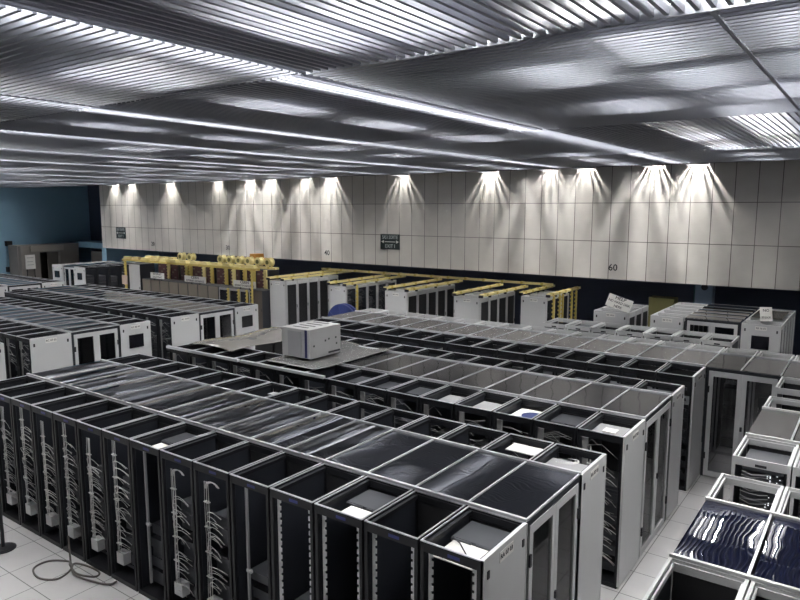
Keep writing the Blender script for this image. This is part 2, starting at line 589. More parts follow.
def rack(x, y, d, label, style='black', rz=0., back='open', sides=(1, 1), equip=(1.5, 0), extras=(), end=None, group='server racks', name='server_rack', lights=False, screen=False, rail=True, txt='RA 07 03'):
    """x = centre of the width, y = visible face"""
    t = thing(name, label, 'rack', (x, y, 0), rz, group)
    link('frame', cached(('fr', d, style), lambda: frame_mesh(d, style)), t)
    link('top_frame', cached(('tp', d, style), lambda: top_mesh(d, style)), t)
    sm = cached(('sd', d), lambda: side_mesh(d))
    for s in (-1, 1):
        link('side_panel', sm, t, (s * (RW / 2 - .028), 0, 0))
    if equip:
        link('servers', cached(('eq', d, equip), lambda: equip_mesh(d, *equip)), t)
    if back == 'door':
        dr = link('door', cached(('df', style), lambda: door_frame(style)), t)
        link('mesh_panel', cached(('dm', style), lambda: mesh_door(style)), dr)
        link('handle', cached('hd', lambda: MB().box(-.01, -.04, -.06, .01, -.026, .06).mesh('handle', MT['ink'])), dr, (RW / 2 - .03, 0, 1.05))
    # closing door on the other face
    link('aisle_door', cached(('ad', d), lambda: MB().box(-RW / 2 + .04, d - .02, .08, RW / 2 - .04, d - .008, RH - .11).mesh('aisle_door', MT['mesh'])), t)
    for ex in extras:
        ex(t, d)
    if end:
        end_panel(t, d, end, txt, screen)
    return t

# extras
def ex_rails(t, d):
    me = cached('rail', rail_mesh)
    link('mounting_rail', me, t, (-.225, .05, 0))
    link('mounting_rail', me, t, (.225, .05, 0), (0, 0, pi)).location.y = .062
def ex_strip(t, d):
    link('power_strip', cached('pstrip', lambda: MB().box(-.155, .08, .15, -.133, .11, RH - .15).box(-.16, .07, .95, -.08, .10, .985).mesh('power_strip', MT['grey2'])), t)
def ex_loops(seed, **k):
    def f(t, d): link('cable_bundle', cached(('lp', seed), lambda: loops_mesh(seed, **k)), t)
    return f
def ex_fan(seed, **k):
    def f(t, d): link('cable_bundle', cached(('fan', seed), lambda: fan_mesh(seed, **k)), t)
    return f
def ex_box(t, d):
    b = link('power_box', cached('pbox', lambda: MB().box(-.22, .05, .22, -.06, .16, .38).mesh('power_box', MT['grey'])), t)
    b['label'] = 'pale grey power box'
def ex_plate(t, d):
    link('name_plate', cached('nplate', lambda: MB().box(-.02, -.001, RH - .075, .10, .004, RH - .045).mesh('name_plate', MT['blueink'])), t)
def ex_top_server(t, d, z=RH - .16, y0=.42):
    m = lambda: MB().box(-.23, .42, z, .23, d - .06, z + .045).box(-.23, .40, z + .01, -.02, .42, z + .04).box(.03, .405, z + .005, .2, .42, z + .042).mesh('top_server', MT['server'])
    link('top_server', cached(('ts', d), m), t)
def ex_top_shelf(col='white', y0=.06, y1=.4, x0=-.2, x1=.22, z=RH - .15):
    def f(t, d):
        link('shelf_tray', cached(('sh', col, y0, y1, x0, x1, z), lambda: MB().box(x0, y0, z, x1, min(y1, d - .05), z + .012).mesh('shelf_tray', MT[col])), t)
    return f
def ex_top_cable(t, d):
    def m():
        pts = [(-.2, .40, RH - .115), (-.1, .34, RH - .11), (0, .24, RH - .105), (.08, .16, RH - .10), (.17, .15, RH - .10), (.26, .22, RH - .10)]
        return MB().tube(pts, .007, 5).mesh('power_lead', MT['blackcable'])
    link('power_lead', cached('tc', m), t)
def ex_top_loops(t, d):
    def m():
        mb = MB()
        for k in range(3):
            r = .08 + .03 * k
            mb.tube([(-.02 + .02 * k + r * cos(a), .30 + r * .7 * sin(a) + .02 * k, RH - .10 + .05 * sin(a * .5)) for a in [2 * pi * i / 14 for i in range(12)]], .0035, 4)
        mb.tube([(.1, .5, RH - .1), (.2, .58, RH - .06), (.24, .7, RH - .12)], .006, 4)
        return mb.mesh('loose_cables', MT['cable'])
    link('loose_cables', cached('tl', m), t)
def ex_disc(t, d):
    link('blue_lid', cached('disc', lambda: MB().lathe([(.15, 0), (.15, .01)], 20, (.08, .5, RH - .13)).mesh('blue_lid', MT['bluedrum'])), t)
def ex_midbox(t, d):
    link('shelf_tray', cached('midbox', lambda: MB().box(-.22, .2, RH - .2, .22, .62, RH - .1).mesh('shelf_tray', MT['grey2'])), t)
def ex_vents(t, d):
    def m():
        mb = MB()
        for k in range(9):
            z = .3 + k * .19
            mb.box(-.21, .02, z, .21, .05, z + .05)
        return mb.mesh('vent_strip', MT['server'])
    link('vent_strip', cached('vents', m), t)
def ex_leds(t, d):
    def m():
        mb = MB(); rr = random.Random(5)
        for k in range(70):
            x = rr.choice((.06, .09, .16, .19)); z = rr.uniform(.9, RH - .2)
            mb.box(x - .006, .14, z - .004, x + .006, .146, z + .004)
        return mb.mesh('indicator_lights', MT['led'])
    link('indicator_lights', cached('leds', m), t)
    def w():
        mb = MB(); rr = random.Random(9)
        for k in range(22):
            z = RH - .2 - k * .05
            mb.tube([(-.22, .12, z), (-.1, .08, z - rr.uniform(.0, .04)), (0, .09, z + rr.uniform(-.02, .02)), (.08, .13, z)], .005, 4)
        return mb.mesh('cable_bundle', MT['cable_dim'])
    link('cable_bundle', cached('ledw', w), t)
def ex_logo(t, d):
    link('logo_plate', cached('lplate', lambda: MB().box(-.06, -.003, RH - .085, .06, .004, RH - .055).mesh('logo_plate', MT['ink'])), t)

ROWN = {'A': '', 'B': 'second', 'C': 'third', 'D': 'fourth', 'E': 'fifth', 'F': 'sixth', 'G': 'seventh'}
XE = -2.49
def rx(k): return XE - .012 - (k + .5) * P + .012

# --- row A (beside the open floor with the loose cable)
Alook = {0: 'with server and paper on top', 1: 'with pale notched rails', 2: 'with notched rails and paper on top', 3: 'with bare notched rails', 4: 'with one grey power strip',
         5: 'with two tall looped cable sheaves', 6: 'with looped cables and blue lead', 7: 'with beige paper on top'}
for k in range(15):
    ex = [ex_plate]
    eq = (.9, k % 4)
    if k <= 3: ex += [ex_rails]; eq = (.7, k)
    if k == 0: ex += [ex_top_server, ex_top_shelf('white', .05, .41, -.2, .25), ex_top_cable]
    if k == 2: ex += [ex_top_server, ex_top_shelf('white', .16, .40, -.16, .14)]
    if k == 4: ex += [ex_strip]
    if k in (5, 6): ex += [ex_loops(50 + k, top_loop=True, z0=.2), ex_box]; eq = (1.3, 2)
    if k == 7: ex += [ex_strip, ex_top_shelf('white', .10, .38, -.2, .10), ex_top_server]
    if k >= 8: ex += [ex_loops(50 + k, z1=1.75 if k % 2 else 1.9, z0=.34, n=30), ex_box]; eq = (1.3, 2)
    lab = 'black rack %s, %s from end panel, beside loose cable' % (Alook.get(k, 'with white cables and power box'), ORD[k])
    rack(rx(k), 4.62, .85, lab, extras=ex, equip=eq, end=1 if k == 0 else None)

def row_racks(key, y, d, ks, style='black', flip=False, extra=None, eqh=1.5, x_of=rx, end=True, adj=None, back='open', **kw):
    for k in ks:
        ex = list(extra(k)) if extra else []
        lab = '%s rack, %s from the cross aisle, %s row back from the loose floor cable' % (adj(k) if adj else ('black open' if style == 'black' else 'grey open'), ORD[k], ROWN[key])
        e = (1 if not flip else -1) if (end and k == 0) else None
        rack(x_of(k), y + (d if flip else 0), d, lab, style=style, rz=pi if flip else 0., extras=ex, equip=(eqh + .1 * (k % 3), k % 4), end=e, back=back, **kw)

def exB(k):
    if k == 0: return [ex_top_shelf('grey2', .22, .78, -.25, .25, z=RH - .12), ex_top_loops]
    if k == 1: return [ex_top_shelf('white', .08, .34, -.2, .2, z=RH - .10)]
    if k == 8: return [ex_top_shelf('grey2', .14, .28, -.2, .1, z=RH - .12)]
    return [ex_fan(k % 4)] if k < 5 else []
row_racks('B', 6.85, .80, range(15), flip=True, extra=exB, eqh=1.1)
def exC(k):
    out = [ex_fan(10 + k % 5, n=22 if k < 3 else 12, z0=.5 if k == 0 else 1.2)]
    if k == 0: out += [ex_top_shelf('grey2', .3, .8, -.26, .26), ex_top_shelf('white', .42, .6, -.12, .06, z=RH - .13), ex_loops(77, n=34, z0=.25, fan=1.5)]
    if k == 1: out += [ex_top_shelf('grey2', .25, .82, -.24, .24), ex_top_server]
    if k == 2: out += [ex_top_shelf('white', .18, .8, -.22, .2), ex_disc]
    if k in (3, 4): out += [ex_top_shelf('grey2', .2, .8, -.24, .24)]
    if k in (5, 6, 7): out += [ex_top_server]
    return out
row_racks('C', 8.36, .90, range(15), extra=exC, eqh=1.3)
row_racks('D', 10.72, .76, range(15), flip=True, eqh=1.3, extra=lambda k: [ex_top_shelf('server', .1, .5, -.22, .22, z=RH - .12)] if k in (0, 1, 2) else [])
row_racks('E', 12.17, .92, range(15), eqh=1.5, extra=lambda k: [ex_vents], adj=lambda k: 'black vented', txt='RA 11 03')
# row F runs past the cross aisle
xF = lambda k: -.60 - .012 - (k + .5) * P
for k in range(19):
    rack(xF(k) + P, 14.50, .72, 'grey framed rack, %s from the photo edge, sixth row back from the loose floor cable' % (ORD[k] if k < 16 else ['seventeenth', 'eighteenth', 'nineteenth'][k - 16]),
         style='grey', rz=0, equip=(1.5, k % 4), extras=[ex_top_shelf('server', .15, .6, -.22, .22)] if k % 3 else [])
def exG(k):
    return [ex_logo] + ([ex_top_shelf('white', .3, .6, -.2, .2)] if k == 1 else [])
row_racks('G', 15.85, .95, range(7), style='grey', extra=exG, end=False, adj=lambda k: 'light grey', back='open', eqh=1.7)

# --- blocks right of the cross aisle
xR = lambda k: -1.25 + (k + .5) * .60
def right_row(y, d, n, desc, flip=False, style='grey', extra=None, back='open', eqh=1.5):
    for k in range(n):
        rack(xR(k) + k * .02, y + (d if flip else 0), d, 'light grey rack, %s in from the cross aisle, %s' % (ORD[k], desc), style=style, rz=pi if flip else 0.,
             extras=extra(k) if extra else [], equip=(eqh, k), back=back)
right_row(4.75, .86, 2, 'in front of the glossy blue roof')
right_row(6.98, .84, 2, 'behind the glossy blue roof', flip=True)
right_row(8.47, .88, 2, 'its servers lit by white dots', extra=lambda k: [ex_leds, ex_logo, ex_top_shelf('server', .2, .8, -.22, .22)], eqh=1.9)
right_row(10.80, .80, 2, 'behind the dark seamed roof panel', flip=True)
right_row(12.22, .88, 2, 'closing the wide double doors')

# ------------------------------------------------------------------ aisle roofs
ZR = RH + .004
def roof_panel(x0, x1, y0, y1, m, label, bar=True, z=ZR, name='roof_panel', bow=0., turn=False):
    t = thing(name, label, 'roof panel', ((x0 + x1) / 2, (y0 + y1) / 2, z), pi / 2 if turn else 0., group='clear panels roofing the aisles')
    hw, hd = (x1 - x0) / 2 - .012, (y1 - y0) / 2 - .004
    if turn: hw, hd = (y1 - y0) / 2 - .012, (x1 - x0) / 2 - .004
    def f():
        return MB().sheet(lambda u, v: (-hw + 2 * hw * u, -hd + 2 * hd * v, bow * sin(pi * u)), 10, 4, .004).mesh('sheet', MT[m], False)
    o = link('sheet', cached(('rs', round(hw, 3), round(hd, 3), m, bow), f), t)
    link('edge_bar', cached(('rb', round(hw, 3), round(hd, 3)), lambda: MB().box(hw - .012, -hd, -.002, hw + .010, hd, .016).mesh('edge_bar', MT['alu'])), t)
    return t
def roof_rail(x0, x1, y, label, z=ZR, wd=.035, m='alu'):
    o = link('roof_rail', MB().box(x0, y - wd / 2, z - .0, x1, y + wd / 2, z + .028).mesh('roof_rail', MT[m]))
    tag(o, label, 'rail', 'rails along the aisle roofs')

XW = XE - 15 * P
for k in range(15):
    m = 'roof_streak' if k > 3 else 'roof_near'
    roof_panel(XE - (k + 1) * P, XE - k * P, 5.495, 6.835, m, 'wavy clear roof panel, %s from the doors nearest the loose floor cable' % ORD[k], bow=0. if k < 4 else (.016, .026, .011, .020)[k % 4])
roof_rail(XW, XE, 5.478, 'aluminium rail between wavy roof panels and the rack row by the floor cable')
roof_rail(XW, XE, 6.842, 'aluminium rail along the far edge of the wavy roof panels')
for k in range(9):
    roof_panel(XE - (k + 1) * P, XE - k * P, 9.285, 10.695, 'roof_clear', 'clear roof panel, %s from the doors of the block with the grey box on top' % ORD[k])
roof_rail(-8.2, XE, 9.268, 'aluminium rail on near side of the roof beside the grey box')
roof_rail(XW, XE, 10.705, 'aluminium rail on far side of the roof beside the grey box')
for k in range(15):
    roof_panel(XE - (k + 1) * P, XE - k * P, 13.115, 14.485, 'roof_haze', 'grey-sheened roof panel, %s from the wide double doors' % ORD[k])
roof_rail(XW, XE, 13.1, 'aluminium rail on near side of the grey-sheened roof')
roof_rail(XW, .0, 14.492, 'aluminium rail on far side of the grey-sheened roof')
roof_panel(-1.88, -1.255, 13.115, 14.485, 'roof_haze', 'roof panel above the wide double doors, beside the second light grey rack')
roof_panel(-2.49, -1.885, 13.115, 14.485, 'roof_clear', 'crinkled clear roof panel above the hinge side of the wide double doors')
roof_panel(-1.25, -.62, 13.115, 14.485, 'roof_haze', 'grey roof panel just past the wide double doors')
roof_panel(-.62, .0, 13.115, 14.485, 'roof_haze', 'grey roof panel two past the wide double doors')
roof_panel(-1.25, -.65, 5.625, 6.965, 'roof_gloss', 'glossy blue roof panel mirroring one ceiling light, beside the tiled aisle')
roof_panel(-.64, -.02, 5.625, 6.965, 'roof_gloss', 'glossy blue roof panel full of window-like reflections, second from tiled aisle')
roof_rail(-1.25, 0, 5.612, 'grey rail on near edge of the glossy blue roof', m='grey')
roof_rail(-1.25, 0, 6.975, 'grey rail on far edge of the glossy blue roof', m='grey')
roof_panel(-1.25, -.73, 9.375, 10.785, 'roof_haze', 'dark seamed roof panel behind the rack with white dots')
roof_panel(-.73, -.02, 9.375, 10.785, 'roof_haze', 'dark roof panel behind the second rack with white dots')
roof_rail(-1.25, 0, 9.362, 'grey rail on near edge of the dark seamed roof', m='grey')
roof_rail(-1.25, 0, 10.793, 'grey rail on far edge of the dark seamed roof', m='grey')

# end doors
def end_doors(x, y0, y1, label, face='x', dark=True):
    """double door closing an aisle; face 'x' looks along +x, face 'y' looks along -y"""
    wd = y1 - y0
    t = thing('aisle_double_door', label, 'door', (x, y0, 0), 0 if face == 'x' else 0, 'doors closing the aisles')
    def vb(mb, a0, a1, b0, b1, z0, z1):   # a along the opening, b thickness
        if face == 'x': mb.box(b0, a0, z0, b1, a1, z1)
        else: mb.box(a0, b0, z0, a1, b1, z1)
    sg = 1 if face == 'x' else -1
    def bb(lo, hi): return (lo, hi) if sg > 0 else (-hi, -lo)
    mb = MB()
    vb(mb, .0, .05, *bb(-.06, -.012), 0, RH - .01); vb(mb, wd - .05, wd, *bb(-.06, -.012), 0, RH - .01)
    vb(mb, 0, wd, *bb(-.06, .0), RH - .06, RH - .004)
    link('frame', mb.mesh('frame', MT['void']), t)
    hw = (wd - .11) / 2
    for i in range(2):
        a0 = .053 + i * (hw + .004); a1 = a0 + hw
        d = MB()
        vb(d, a0, a0 + .075, *bb(-.035, .005), .02, RH - .065); vb(d, a1 - .075, a1, *bb(-.035, .005), .02, RH - .065)
        vb(d, a0 + .075, a1 - .075, *bb(-.035, .005), .02, .12); vb(d, a0 + .075, a1 - .075, *bb(-.035, .005), RH - .16, RH - .065)
        dl = link('door_leaf', d.mesh('door_leaf', MT['grey']), t)
        g = MB()
        vb(g, a0 + .075, a1 - .075, *bb(-.018, -.012), .12, RH - .16)
        link('pane', g.mesh('pane', MT['pane']), dl)
        k = MB()
        ah = a0 + .03 if i else a1 - .03
        if i: vb(k, ah - .018, ah + .018, *bb(.005, .03), .98, 1.06)
        for zz in (.35, 1.62):
            ae = a0 if i == 0 else a1
            vb(k, ae - .02, ae + .02, *bb(.005, .025), zz, zz + .12)
        link('hinges', k.mesh('hinges', MT['ink']), dl)
    return t
end_doors(XE, 5.49, 6.83, 'grey framed glass double door closing the wavy-roofed aisle')
end_doors(XE, 9.28, 10.70, 'grey framed glass double door closing the clear-roofed aisle behind it')
def wide_doors():
    t = end_doors(-2.47, 13.10, 13.10 + 1.21, 'wide dark glass double door facing across the tiled cross aisle', 'y')
    return t
wide_doors()

# ------------------------------------------------------------------ loose sheet, box, bars on the second block
o = link('plastic_sheet', MB().sheet(lambda u, v: (-9.32 + 1.30 * u + .05 * v, 8.52 + 2.3 * v, RH + .035 + .02 * sin(pi * v * .9) * (1 - .6 * u) + .03 * sin(5 * u + 2 * v) * v + .04 * max(0, .12 - v) * 5), 16, 20, .006).mesh('plastic_sheet', MT['sheet'], True))
tag(o, 'warped dull grey sheet lying under the grey box on the rack roof', 'sheet')
o = link('plastic_sheet', MB().sheet(lambda u, v: (-11.85 + 1.35 * u, 8.75 + 2.05 * v, RH + .035 + .11 * sin(pi * u) * (.4 + .6 * v) + .02 * sin(7 * v)), 18, 16, .005).mesh('plastic_sheet', MT['sheet2'], True))
tag(o, 'bowed shiny sheet at far end of the same roof, past the grey box', 'sheet')
BZ = RH + .088
t = thing('equipment_case', 'grey metal box with dark slots standing on the warped sheet', 'box', (-8.9, 9.4, BZ))
bx0, bx1, by0, by1, bh = -.36, .36, -.44, .44, .56
link('casing', MB().box(bx0, by0 + .02, 0, bx1, by1, bh).mesh('casing', mat('case_grey', (.33, .33, .33), .5, noise=.04)), t)
fr = link('front_panel', MB().box(bx0, by0, .01, bx1, by0 + .02, bh - .005).mesh('front_panel', mat('case_front', (.40, .40, .40), .5)), t)
link('vent_panel', MB().box(-.20, by0 - .008, .03, .16, by0 - .001, bh - .05).mesh('vent_panel', MT['grey2']), t)
link('blue_stripe', MB().box(.24, by0 - .006, .02, .30, by0 - .001, bh - .01).mesh('blue_stripe', mat('dark_blue_trim', (.02, .025, .10), .4)), t)
m = MB()
for k in range(4): m.box(-.22, -.30 + k * .19, bh, .18, -.25 + k * .19, bh + .004)
link('top_slots', m.mesh('top_slots', MT['ink']), t)
m = MB()
for yy, zz in ((-.34, .22), (-.02, .28), (.08, .30), (.28, .30), (.3, .18)): m.box(bx1, yy, zz, bx1 + .004, yy + .035, zz + .035)
m.box(bx1, .08, .04, bx1 + .02, .4, .07)
link('side_holes', m.mesh('side_holes', MT['ink']), t)
o = link('metal_bar', MB().box(-12.0, 8.28, RH + .002, -9.78, 8.35, RH + .05).mesh('metal_bar', MT['alu'])); tag(o, 'long bare aluminium bar along the rack tops before the shiny bowed sheet', 'bar')
o = link('metal_bar', MB().box(-9.72, 8.285, RH + .002, -7.6, 8.35, RH + .05).mesh('metal_bar', MT['alu'])); tag(o, 'aluminium bar along the rack tops in front of the grey box', 'bar')

# ------------------------------------------------------------------ blocks beyond the far cross aisle
XL = -15.32
def left_block(x_end, y0, d0, y1, d1, n0, n1, nr, desc, scr, txts=('RC 07 03', 'RC 08 03'), roofm='roof_streak', door=True):
    for k in range(n0):
        rack(x_end - (k + .5) * P, y0, d0, 'black rack, %s from grey end panel, near row of the %s' % (ORD[k], desc), equip=(1.4, k % 4), end=1 if k == 0 else None, screen=scr[0], txt=txts[0],
             extras=[ex_fan(20 + k % 3)] if k < 5 else [])
    for k in range(n1):
        rack(x_end - (k + .5) * P, y1 + d1, d1, 'black rack, %s from grey end panel, far row of the %s' % (ORD[k], desc), rz=pi, equip=(1.4, k % 4), end=-1 if k == 0 else None, screen=scr[1], txt=txts[1])
    ya, yb = y0 + d0, y1
    for k in range(nr):
        roof_panel(x_end - (k + 1) * P, x_end - k * P, ya + .03, yb - .03, roofm, 'clear roof panel, %s from the doors of the %s' % (ORD[k], desc), bow=(.012, .008, .015)[k % 3])
    if nr:
        roof_rail(x_end - nr * P, x_end, ya + .014, 'near roof rail of the %s' % desc)
        roof_rail(x_end - nr * P, x_end, yb - .014, 'far roof rail of the %s' % desc)
    if door: end_doors(x_end, ya + .015, yb - .015, 'double door with dark panes closing the %s' % desc)
left_block(XL, 4.0, .9, 5.62, .92, 0, 4, 0, 'block at photo edge', (0, 0), door=False)
left_block(XL, 7.08, .95, 9.27, .86, 8, 13, 11, 'block opposite the wavy-roofed racks', (0, 1))
left_block(XL, 10.76, .90, 12.94, .90, 15, 15, 15, 'block below the exchange signs', (0, 1), ('RC 10 03', 'RC 11 03'))
left_block(-26.62, 10.76, .90, 12.94, .90, 2, 9, 8, 'block before the grey portal', (0, 0), ('RD 10 03', 'RD 11 03'))

# ------------------------------------------------------------------ rows running toward the concrete wall
def v_row(x0, x1, y, n, desc, style='grey', face=1, door=True, extras=None, txt='RB 14 01', scr=False):
    """racks side by side along +y, doors facing +x"""
    d = x1 - x0
    for k in range(n):
        yy = y + (k + .5) * P
        xx = x1 if face > 0 else x0
        rz = pi / 2 if face > 0 else -pi / 2
        t = rack(xx, yy, d, '%s rack, %s from its end panel, %s' % ('grey mesh-doored' if door else 'grey open', ORD[k], desc), style=style, rz=rz, back='door' if door else 'open',
                 equip=(1.6, k % 4), end=(-1 if face > 0 else 1) if k == 0 else None, txt=txt, screen=scr, extras=extras(k) if extras else [])
v_row(-20.12, -19.22, 18.86, 5, 'row beside the blue drum under yellow trays')
v_row(-16.88, -16.06, 18.86, 5, 'row directly behind the blue drum', door=False, extras=lambda k: [ex_fan(30 + k, z0=.8, n=20)])
v_row(-14.20, -13.26, 18.80, 5, 'first yellow-topped row past the blue drum')
v_row(-11.42, -10.48, 18.95, 4, 'second yellow-topped row past the blue drum')
v_row(-9.66, -8.74, 20.3, 3, 'row with yellow posts before the dark recess', door=False)
v_row(-6.60, -5.62, 18.68, 3, 'short row with a paper sign on top', txt='RE 14 01')
v_row(-5.0, -4.16, 18.70, 5, 'wide roofed block below the number 60', face=-1, txt='RE 15 01')
v_row(-2.78, -1.88, 18.76, 5, 'row with the dark screen and folded sign', txt='RE 16 01', door=False, scr=True)
for k in range(5):
    roof_panel(-4.13, -2.81, 18.78 + k * P, 18.78 + (k + 1) * P, 'roof_streak', 'clear roof panel, %s back from the doors of the wide block' % ORD[k], bow=.03, turn=True)
end_doors(-4.13, 18.74, 18.74 + 1.32, 'double door with dark panes closing the wide block', 'y')

# paper signs
def sign(x, y, z, wd, ht, lines, label, rot=(pi / 2, 0, 0), sizes=None, name='paper_sign', back='white', ink='ink', th=.008):
    t = link(name, None, None, (x, y, z), rot)
    tag(t, label, 'sign')
    link('board', MB().box(-wd / 2, -ht / 2, -th, wd / 2, ht / 2, 0).mesh('board', MT[back]), t)
    n = len(lines)
    for i, (s, sz, wfac) in enumerate(lines):
        me = text_mesh(s, sz, MT[ink], sx=wfac)
        link('lettering', me, t, (0, ht / 2 - ht * (i + .5) / n, .002))
    return t
sign(-6.0, 19.05, RH + .21, .70, .36, (('HELP', .14, 1.), ('NO HARD DISK', .10, .9), ('HERE', .10, 1.)), 'tilted white sign standing on the short grey rack row', (pi / 2 - .25, .30, .12))
sign(-2.3, 19.25, RH + .21, .30, .36, (('NO', .10, 1.), ('STOCK', .07, 1.)), 'folded cream paper sign on the rack with the dark screen', (pi / 2 - .3, 0, .5))
o = link('cardboard_sheet', MB().box(-2.72, 19.9, RH + .003, -2.0, 21.4, RH + .02).mesh('cardboard_sheet', MT['sheet2'])); tag(o, 'pale flat sheet lying on the racks behind the folded cream sign', 'sheet')

# ------------------------------------------------------------------ yellow fibre trays
def tray(p0, p1, label, wd=.09, m='yellow2', clips=6, group='yellow cable trays', bumps=0, foot=0):
    p0, p1 = Vector(p0), Vector(p1)
    L = (p1 - p0).length
    t = thing('yellow_cable_tray', label, 'cable tray', tuple(p0), math.atan2((p1 - p0).y, (p1 - p0).x), group)
    link('channel', MB().box(0, -wd / 2, 0, L, wd / 2, .012).box(0, -wd / 2, .012, L, -wd / 2 + .01, .08).box(0, wd / 2 - .01, .012, L, wd / 2, .08).box(0, -wd / 2 + .01, .06, L, wd / 2 - .01, .07).mesh('channel', MT[m]), t)
    for k in range(clips):
        x = (k + .5) * L / clips
        link('joint_clip', cached(('jc', wd), lambda: MB().box(-.05, -wd / 2 - .012, -.006, .05, wd / 2 + .012, .092).mesh('joint_clip', MT['yellow'])), t, (x, 0, 0))
    if foot:
        for x in (.6, L * .5, L - .9):
            link('support_foot', cached(('ft', foot), lambda: MB().box(-.03, -.04, -foot, .03, .04, 0).mesh('support_foot', MT['ink'])), t, (x, 0, 0))
    mb = MB().box(-.04, -wd / 2 - .006, -.03, .03, wd / 2 + .006, .05)
    link('end_bracket', mb.mesh('end_bracket', MT['ink']), t)
    for k in range(bumps):
        x = (k + .5) * L / bumps
        link('saddle', cached('saddle', lambda: MB().box(-.26, -.11, .09, .26, .11, .13).box(-.20, -.10, .13, .20, .10, .21).mesh('saddle', MT['yellow2'])), t, (x, 0, 0))
    return t
ZT = 2.16
rows = [(-20.05, 18.7, 23.3, 'row beside the blue drum', ZT), (-19.25, 18.7, 23.3, 'row beside the blue drum', ZT), (-16.85, 18.75, 22.6, 'row behind the blue drum', ZT), (-16.05, 18.75, 22.6, 'row behind the blue drum', ZT),
        (-14.15, 18.7, 22.4, 'first row past the blue drum', ZT), (-13.2, 18.7, 22.4, 'first row past the blue drum', ZT), (-11.35, 18.8, 22.2, 'second row past the blue drum', ZT), (-10.35, 18.8, 22.2, 'second row past the blue drum', ZT),
        (-9.62, 20.2, 22.9, 'row before the dark recess', ZT), (-8.66, 20.2, 22.9, 'row before the dark recess', ZT)]
for i, (x, y0, y1, desc, z) in enumerate(rows):
    tray((x, y0, z), (x, y1, z), 'yellow tray over the %s edge of the %s' % ('drum-side' if i % 2 == 0 else 'door-side', desc), wd=.12, clips=5, foot=.069)
tray((-20.4, 22.3, ZT + .100), (-9.4, 22.3, ZT + .100), 'long yellow tray crossing the far ends of the yellow-topped rows', wd=.12, clips=14)

def riser(x, y, z0, z1, label, m='yellow', wd=.10):
    t = thing('yellow_cable_riser', label, 'cable riser', (x, y, z0), group='yellow cable risers')
    h = z1 - z0
    link('channel', MB().box(-wd / 2, -.03, 0, wd / 2, .03, h).mesh('channel', MT[m]), t)
    k = 0.06
    ch = bpy.data.objects[t.children[0].name]
    mb = MB()
    mb.box(-wd / 2, -.03, 0, wd / 2, .03, h)
    while k < h - .05:
        mb.box(-wd / 2 - .03, -.045, k, wd / 2 + .012, -.02, k + .05)
        k += .14
    ch.data = mb.mesh('channel', MT[m])
for i, (y, z) in enumerate(((20.45, 2.15), (20.95, 2.15), (21.2, 2.15), (22.0, 2.15), (22.4, 2.15))):
    riser(-8.56, y, 0, z, 'yellow post, %s back on the open row before the dark recess' % ORD[i], wd=.05)
riser(-15.85, 19.25, 0, 2.15, 'yellow post on the open row behind the blue drum', wd=.05)

# ------------------------------------------------------------------ exchange cluster
FY = 18.45
def cabinet(x, wd, y, d, h, m, label, name='cabinet', inner=None):
    t = thing(name, label, 'cabinet', (x + wd / 2, y, 0), group='exchange point cabinets')
    link('body', MB().box(-wd / 2 + .008, .012, 0, wd / 2 - .008, d, h).mesh('body', MT['void']), t)
    dr = link('door', MB().box(-wd / 2 + .03, 0, .06, wd / 2 - .03, .012, h - .02).mesh('door', MT[m]), t)
    link('handle', MB().box(wd / 2 - .08, -.02, h * .5, wd / 2 - .06, 0, h * .5 + .1).mesh('handle', MT['ink']), dr)
    if inner:
        link('window', MB().box(-wd / 2 + .09, -.006, .2, wd / 2 - .09, 0, h - .12).mesh('window', MT['screen']), dr)
    return t
HT = 1.69
cabinet(-29.35, .92, FY - .05, .8, 2.36, 'grey', 'tall plain light grey cabinet at the end of the tan row')
for k in range(8):
    cabinet(-28.38 + k * .69, .69, FY, .6, HT, 'tan', 'tan fronted cabinet, %s from the tall light grey one' % ORD[k])
for k in range(3):
    cabinet(-22.84 + k * .66, .66, FY, .6, HT, 'grey2', 'dark glazed cabinet, %s past the last tan cabinet' % ORD[k], inner=True)
cabinet(-20.84, .70, FY, .6, HT, 'brown', 'dark brown cabinet closing the exchange row by the yellow post')
for i, xx in enumerate((-22.15, -21.5, -21.0)):
    riser(xx, FY - .05, 0., HT - .02, 'yellow riser between dark glazed cabinets, %s from tan row' % ORD[i], wd=.06)
for k in range(9):
    xx = -28.2 + k * .86
    t = thing('wiring_frame', 'tall dark wiring frame behind the tan cabinets, %s from the light grey one' % ORD[k], 'rack', (xx + .38, 19.2, 0), group='wiring frames behind the tan cabinets')
    link('body', MB().box(-.37, .02, 0, .37, .6, 2.44).mesh('body', MT['brown' if k % 2 else 'void']), t)
    link('wiring_panel', MB().box(-.30, 0, 1.1, .30, .02, 2.40).mesh('wiring_panel', MT['maroon']), t)
    for q in range(7):
        link('patch_strip', cached('pstr', lambda: MB().box(-.075, -.012, 0, .075, 0, .06).mesh('patch_strip', MT['tan'])), t, (-.2 + (q % 3) * .17, 0, 1.5 + q * .12))
for k, xx in enumerate((-27.2, -25.85, -25.55, -24.6, -24.05, -23.1, -22.6, -21.9, -21.35, -20.65)):
    riser(xx, 19.12, 0., 2.46, 'yellow riser above the tan cabinets, %s from the light grey cabinet' % ORD[k], m='yellow' if k % 3 else 'yellow2', wd=.17)
riser(-29.5, FY - .12, 0, 2.492, 'yellow post before the tall light grey cabinet', wd=.11)
riser(-20.62, FY - .1, 0, 2.492, 'yellow post before the dark brown cabinet', wd=.05)
o = link('notice_sheet', MB().box(-29.72, FY - .20, 1.36, -29.30, FY - .166, 1.80).mesh('notice_sheet', mat('pinkish_paper', (.55, .42, .34), .7))); tag(o, 'pinkish paper notice on the yellow post by the light grey cabinet', 'notice')
tray((-29.7, FY - .06, 2.50), (-20.3, FY - .06, 2.50), 'yellow tray with block saddles along the front of the exchange row', wd=.22, m='yellow', clips=12, bumps=13)
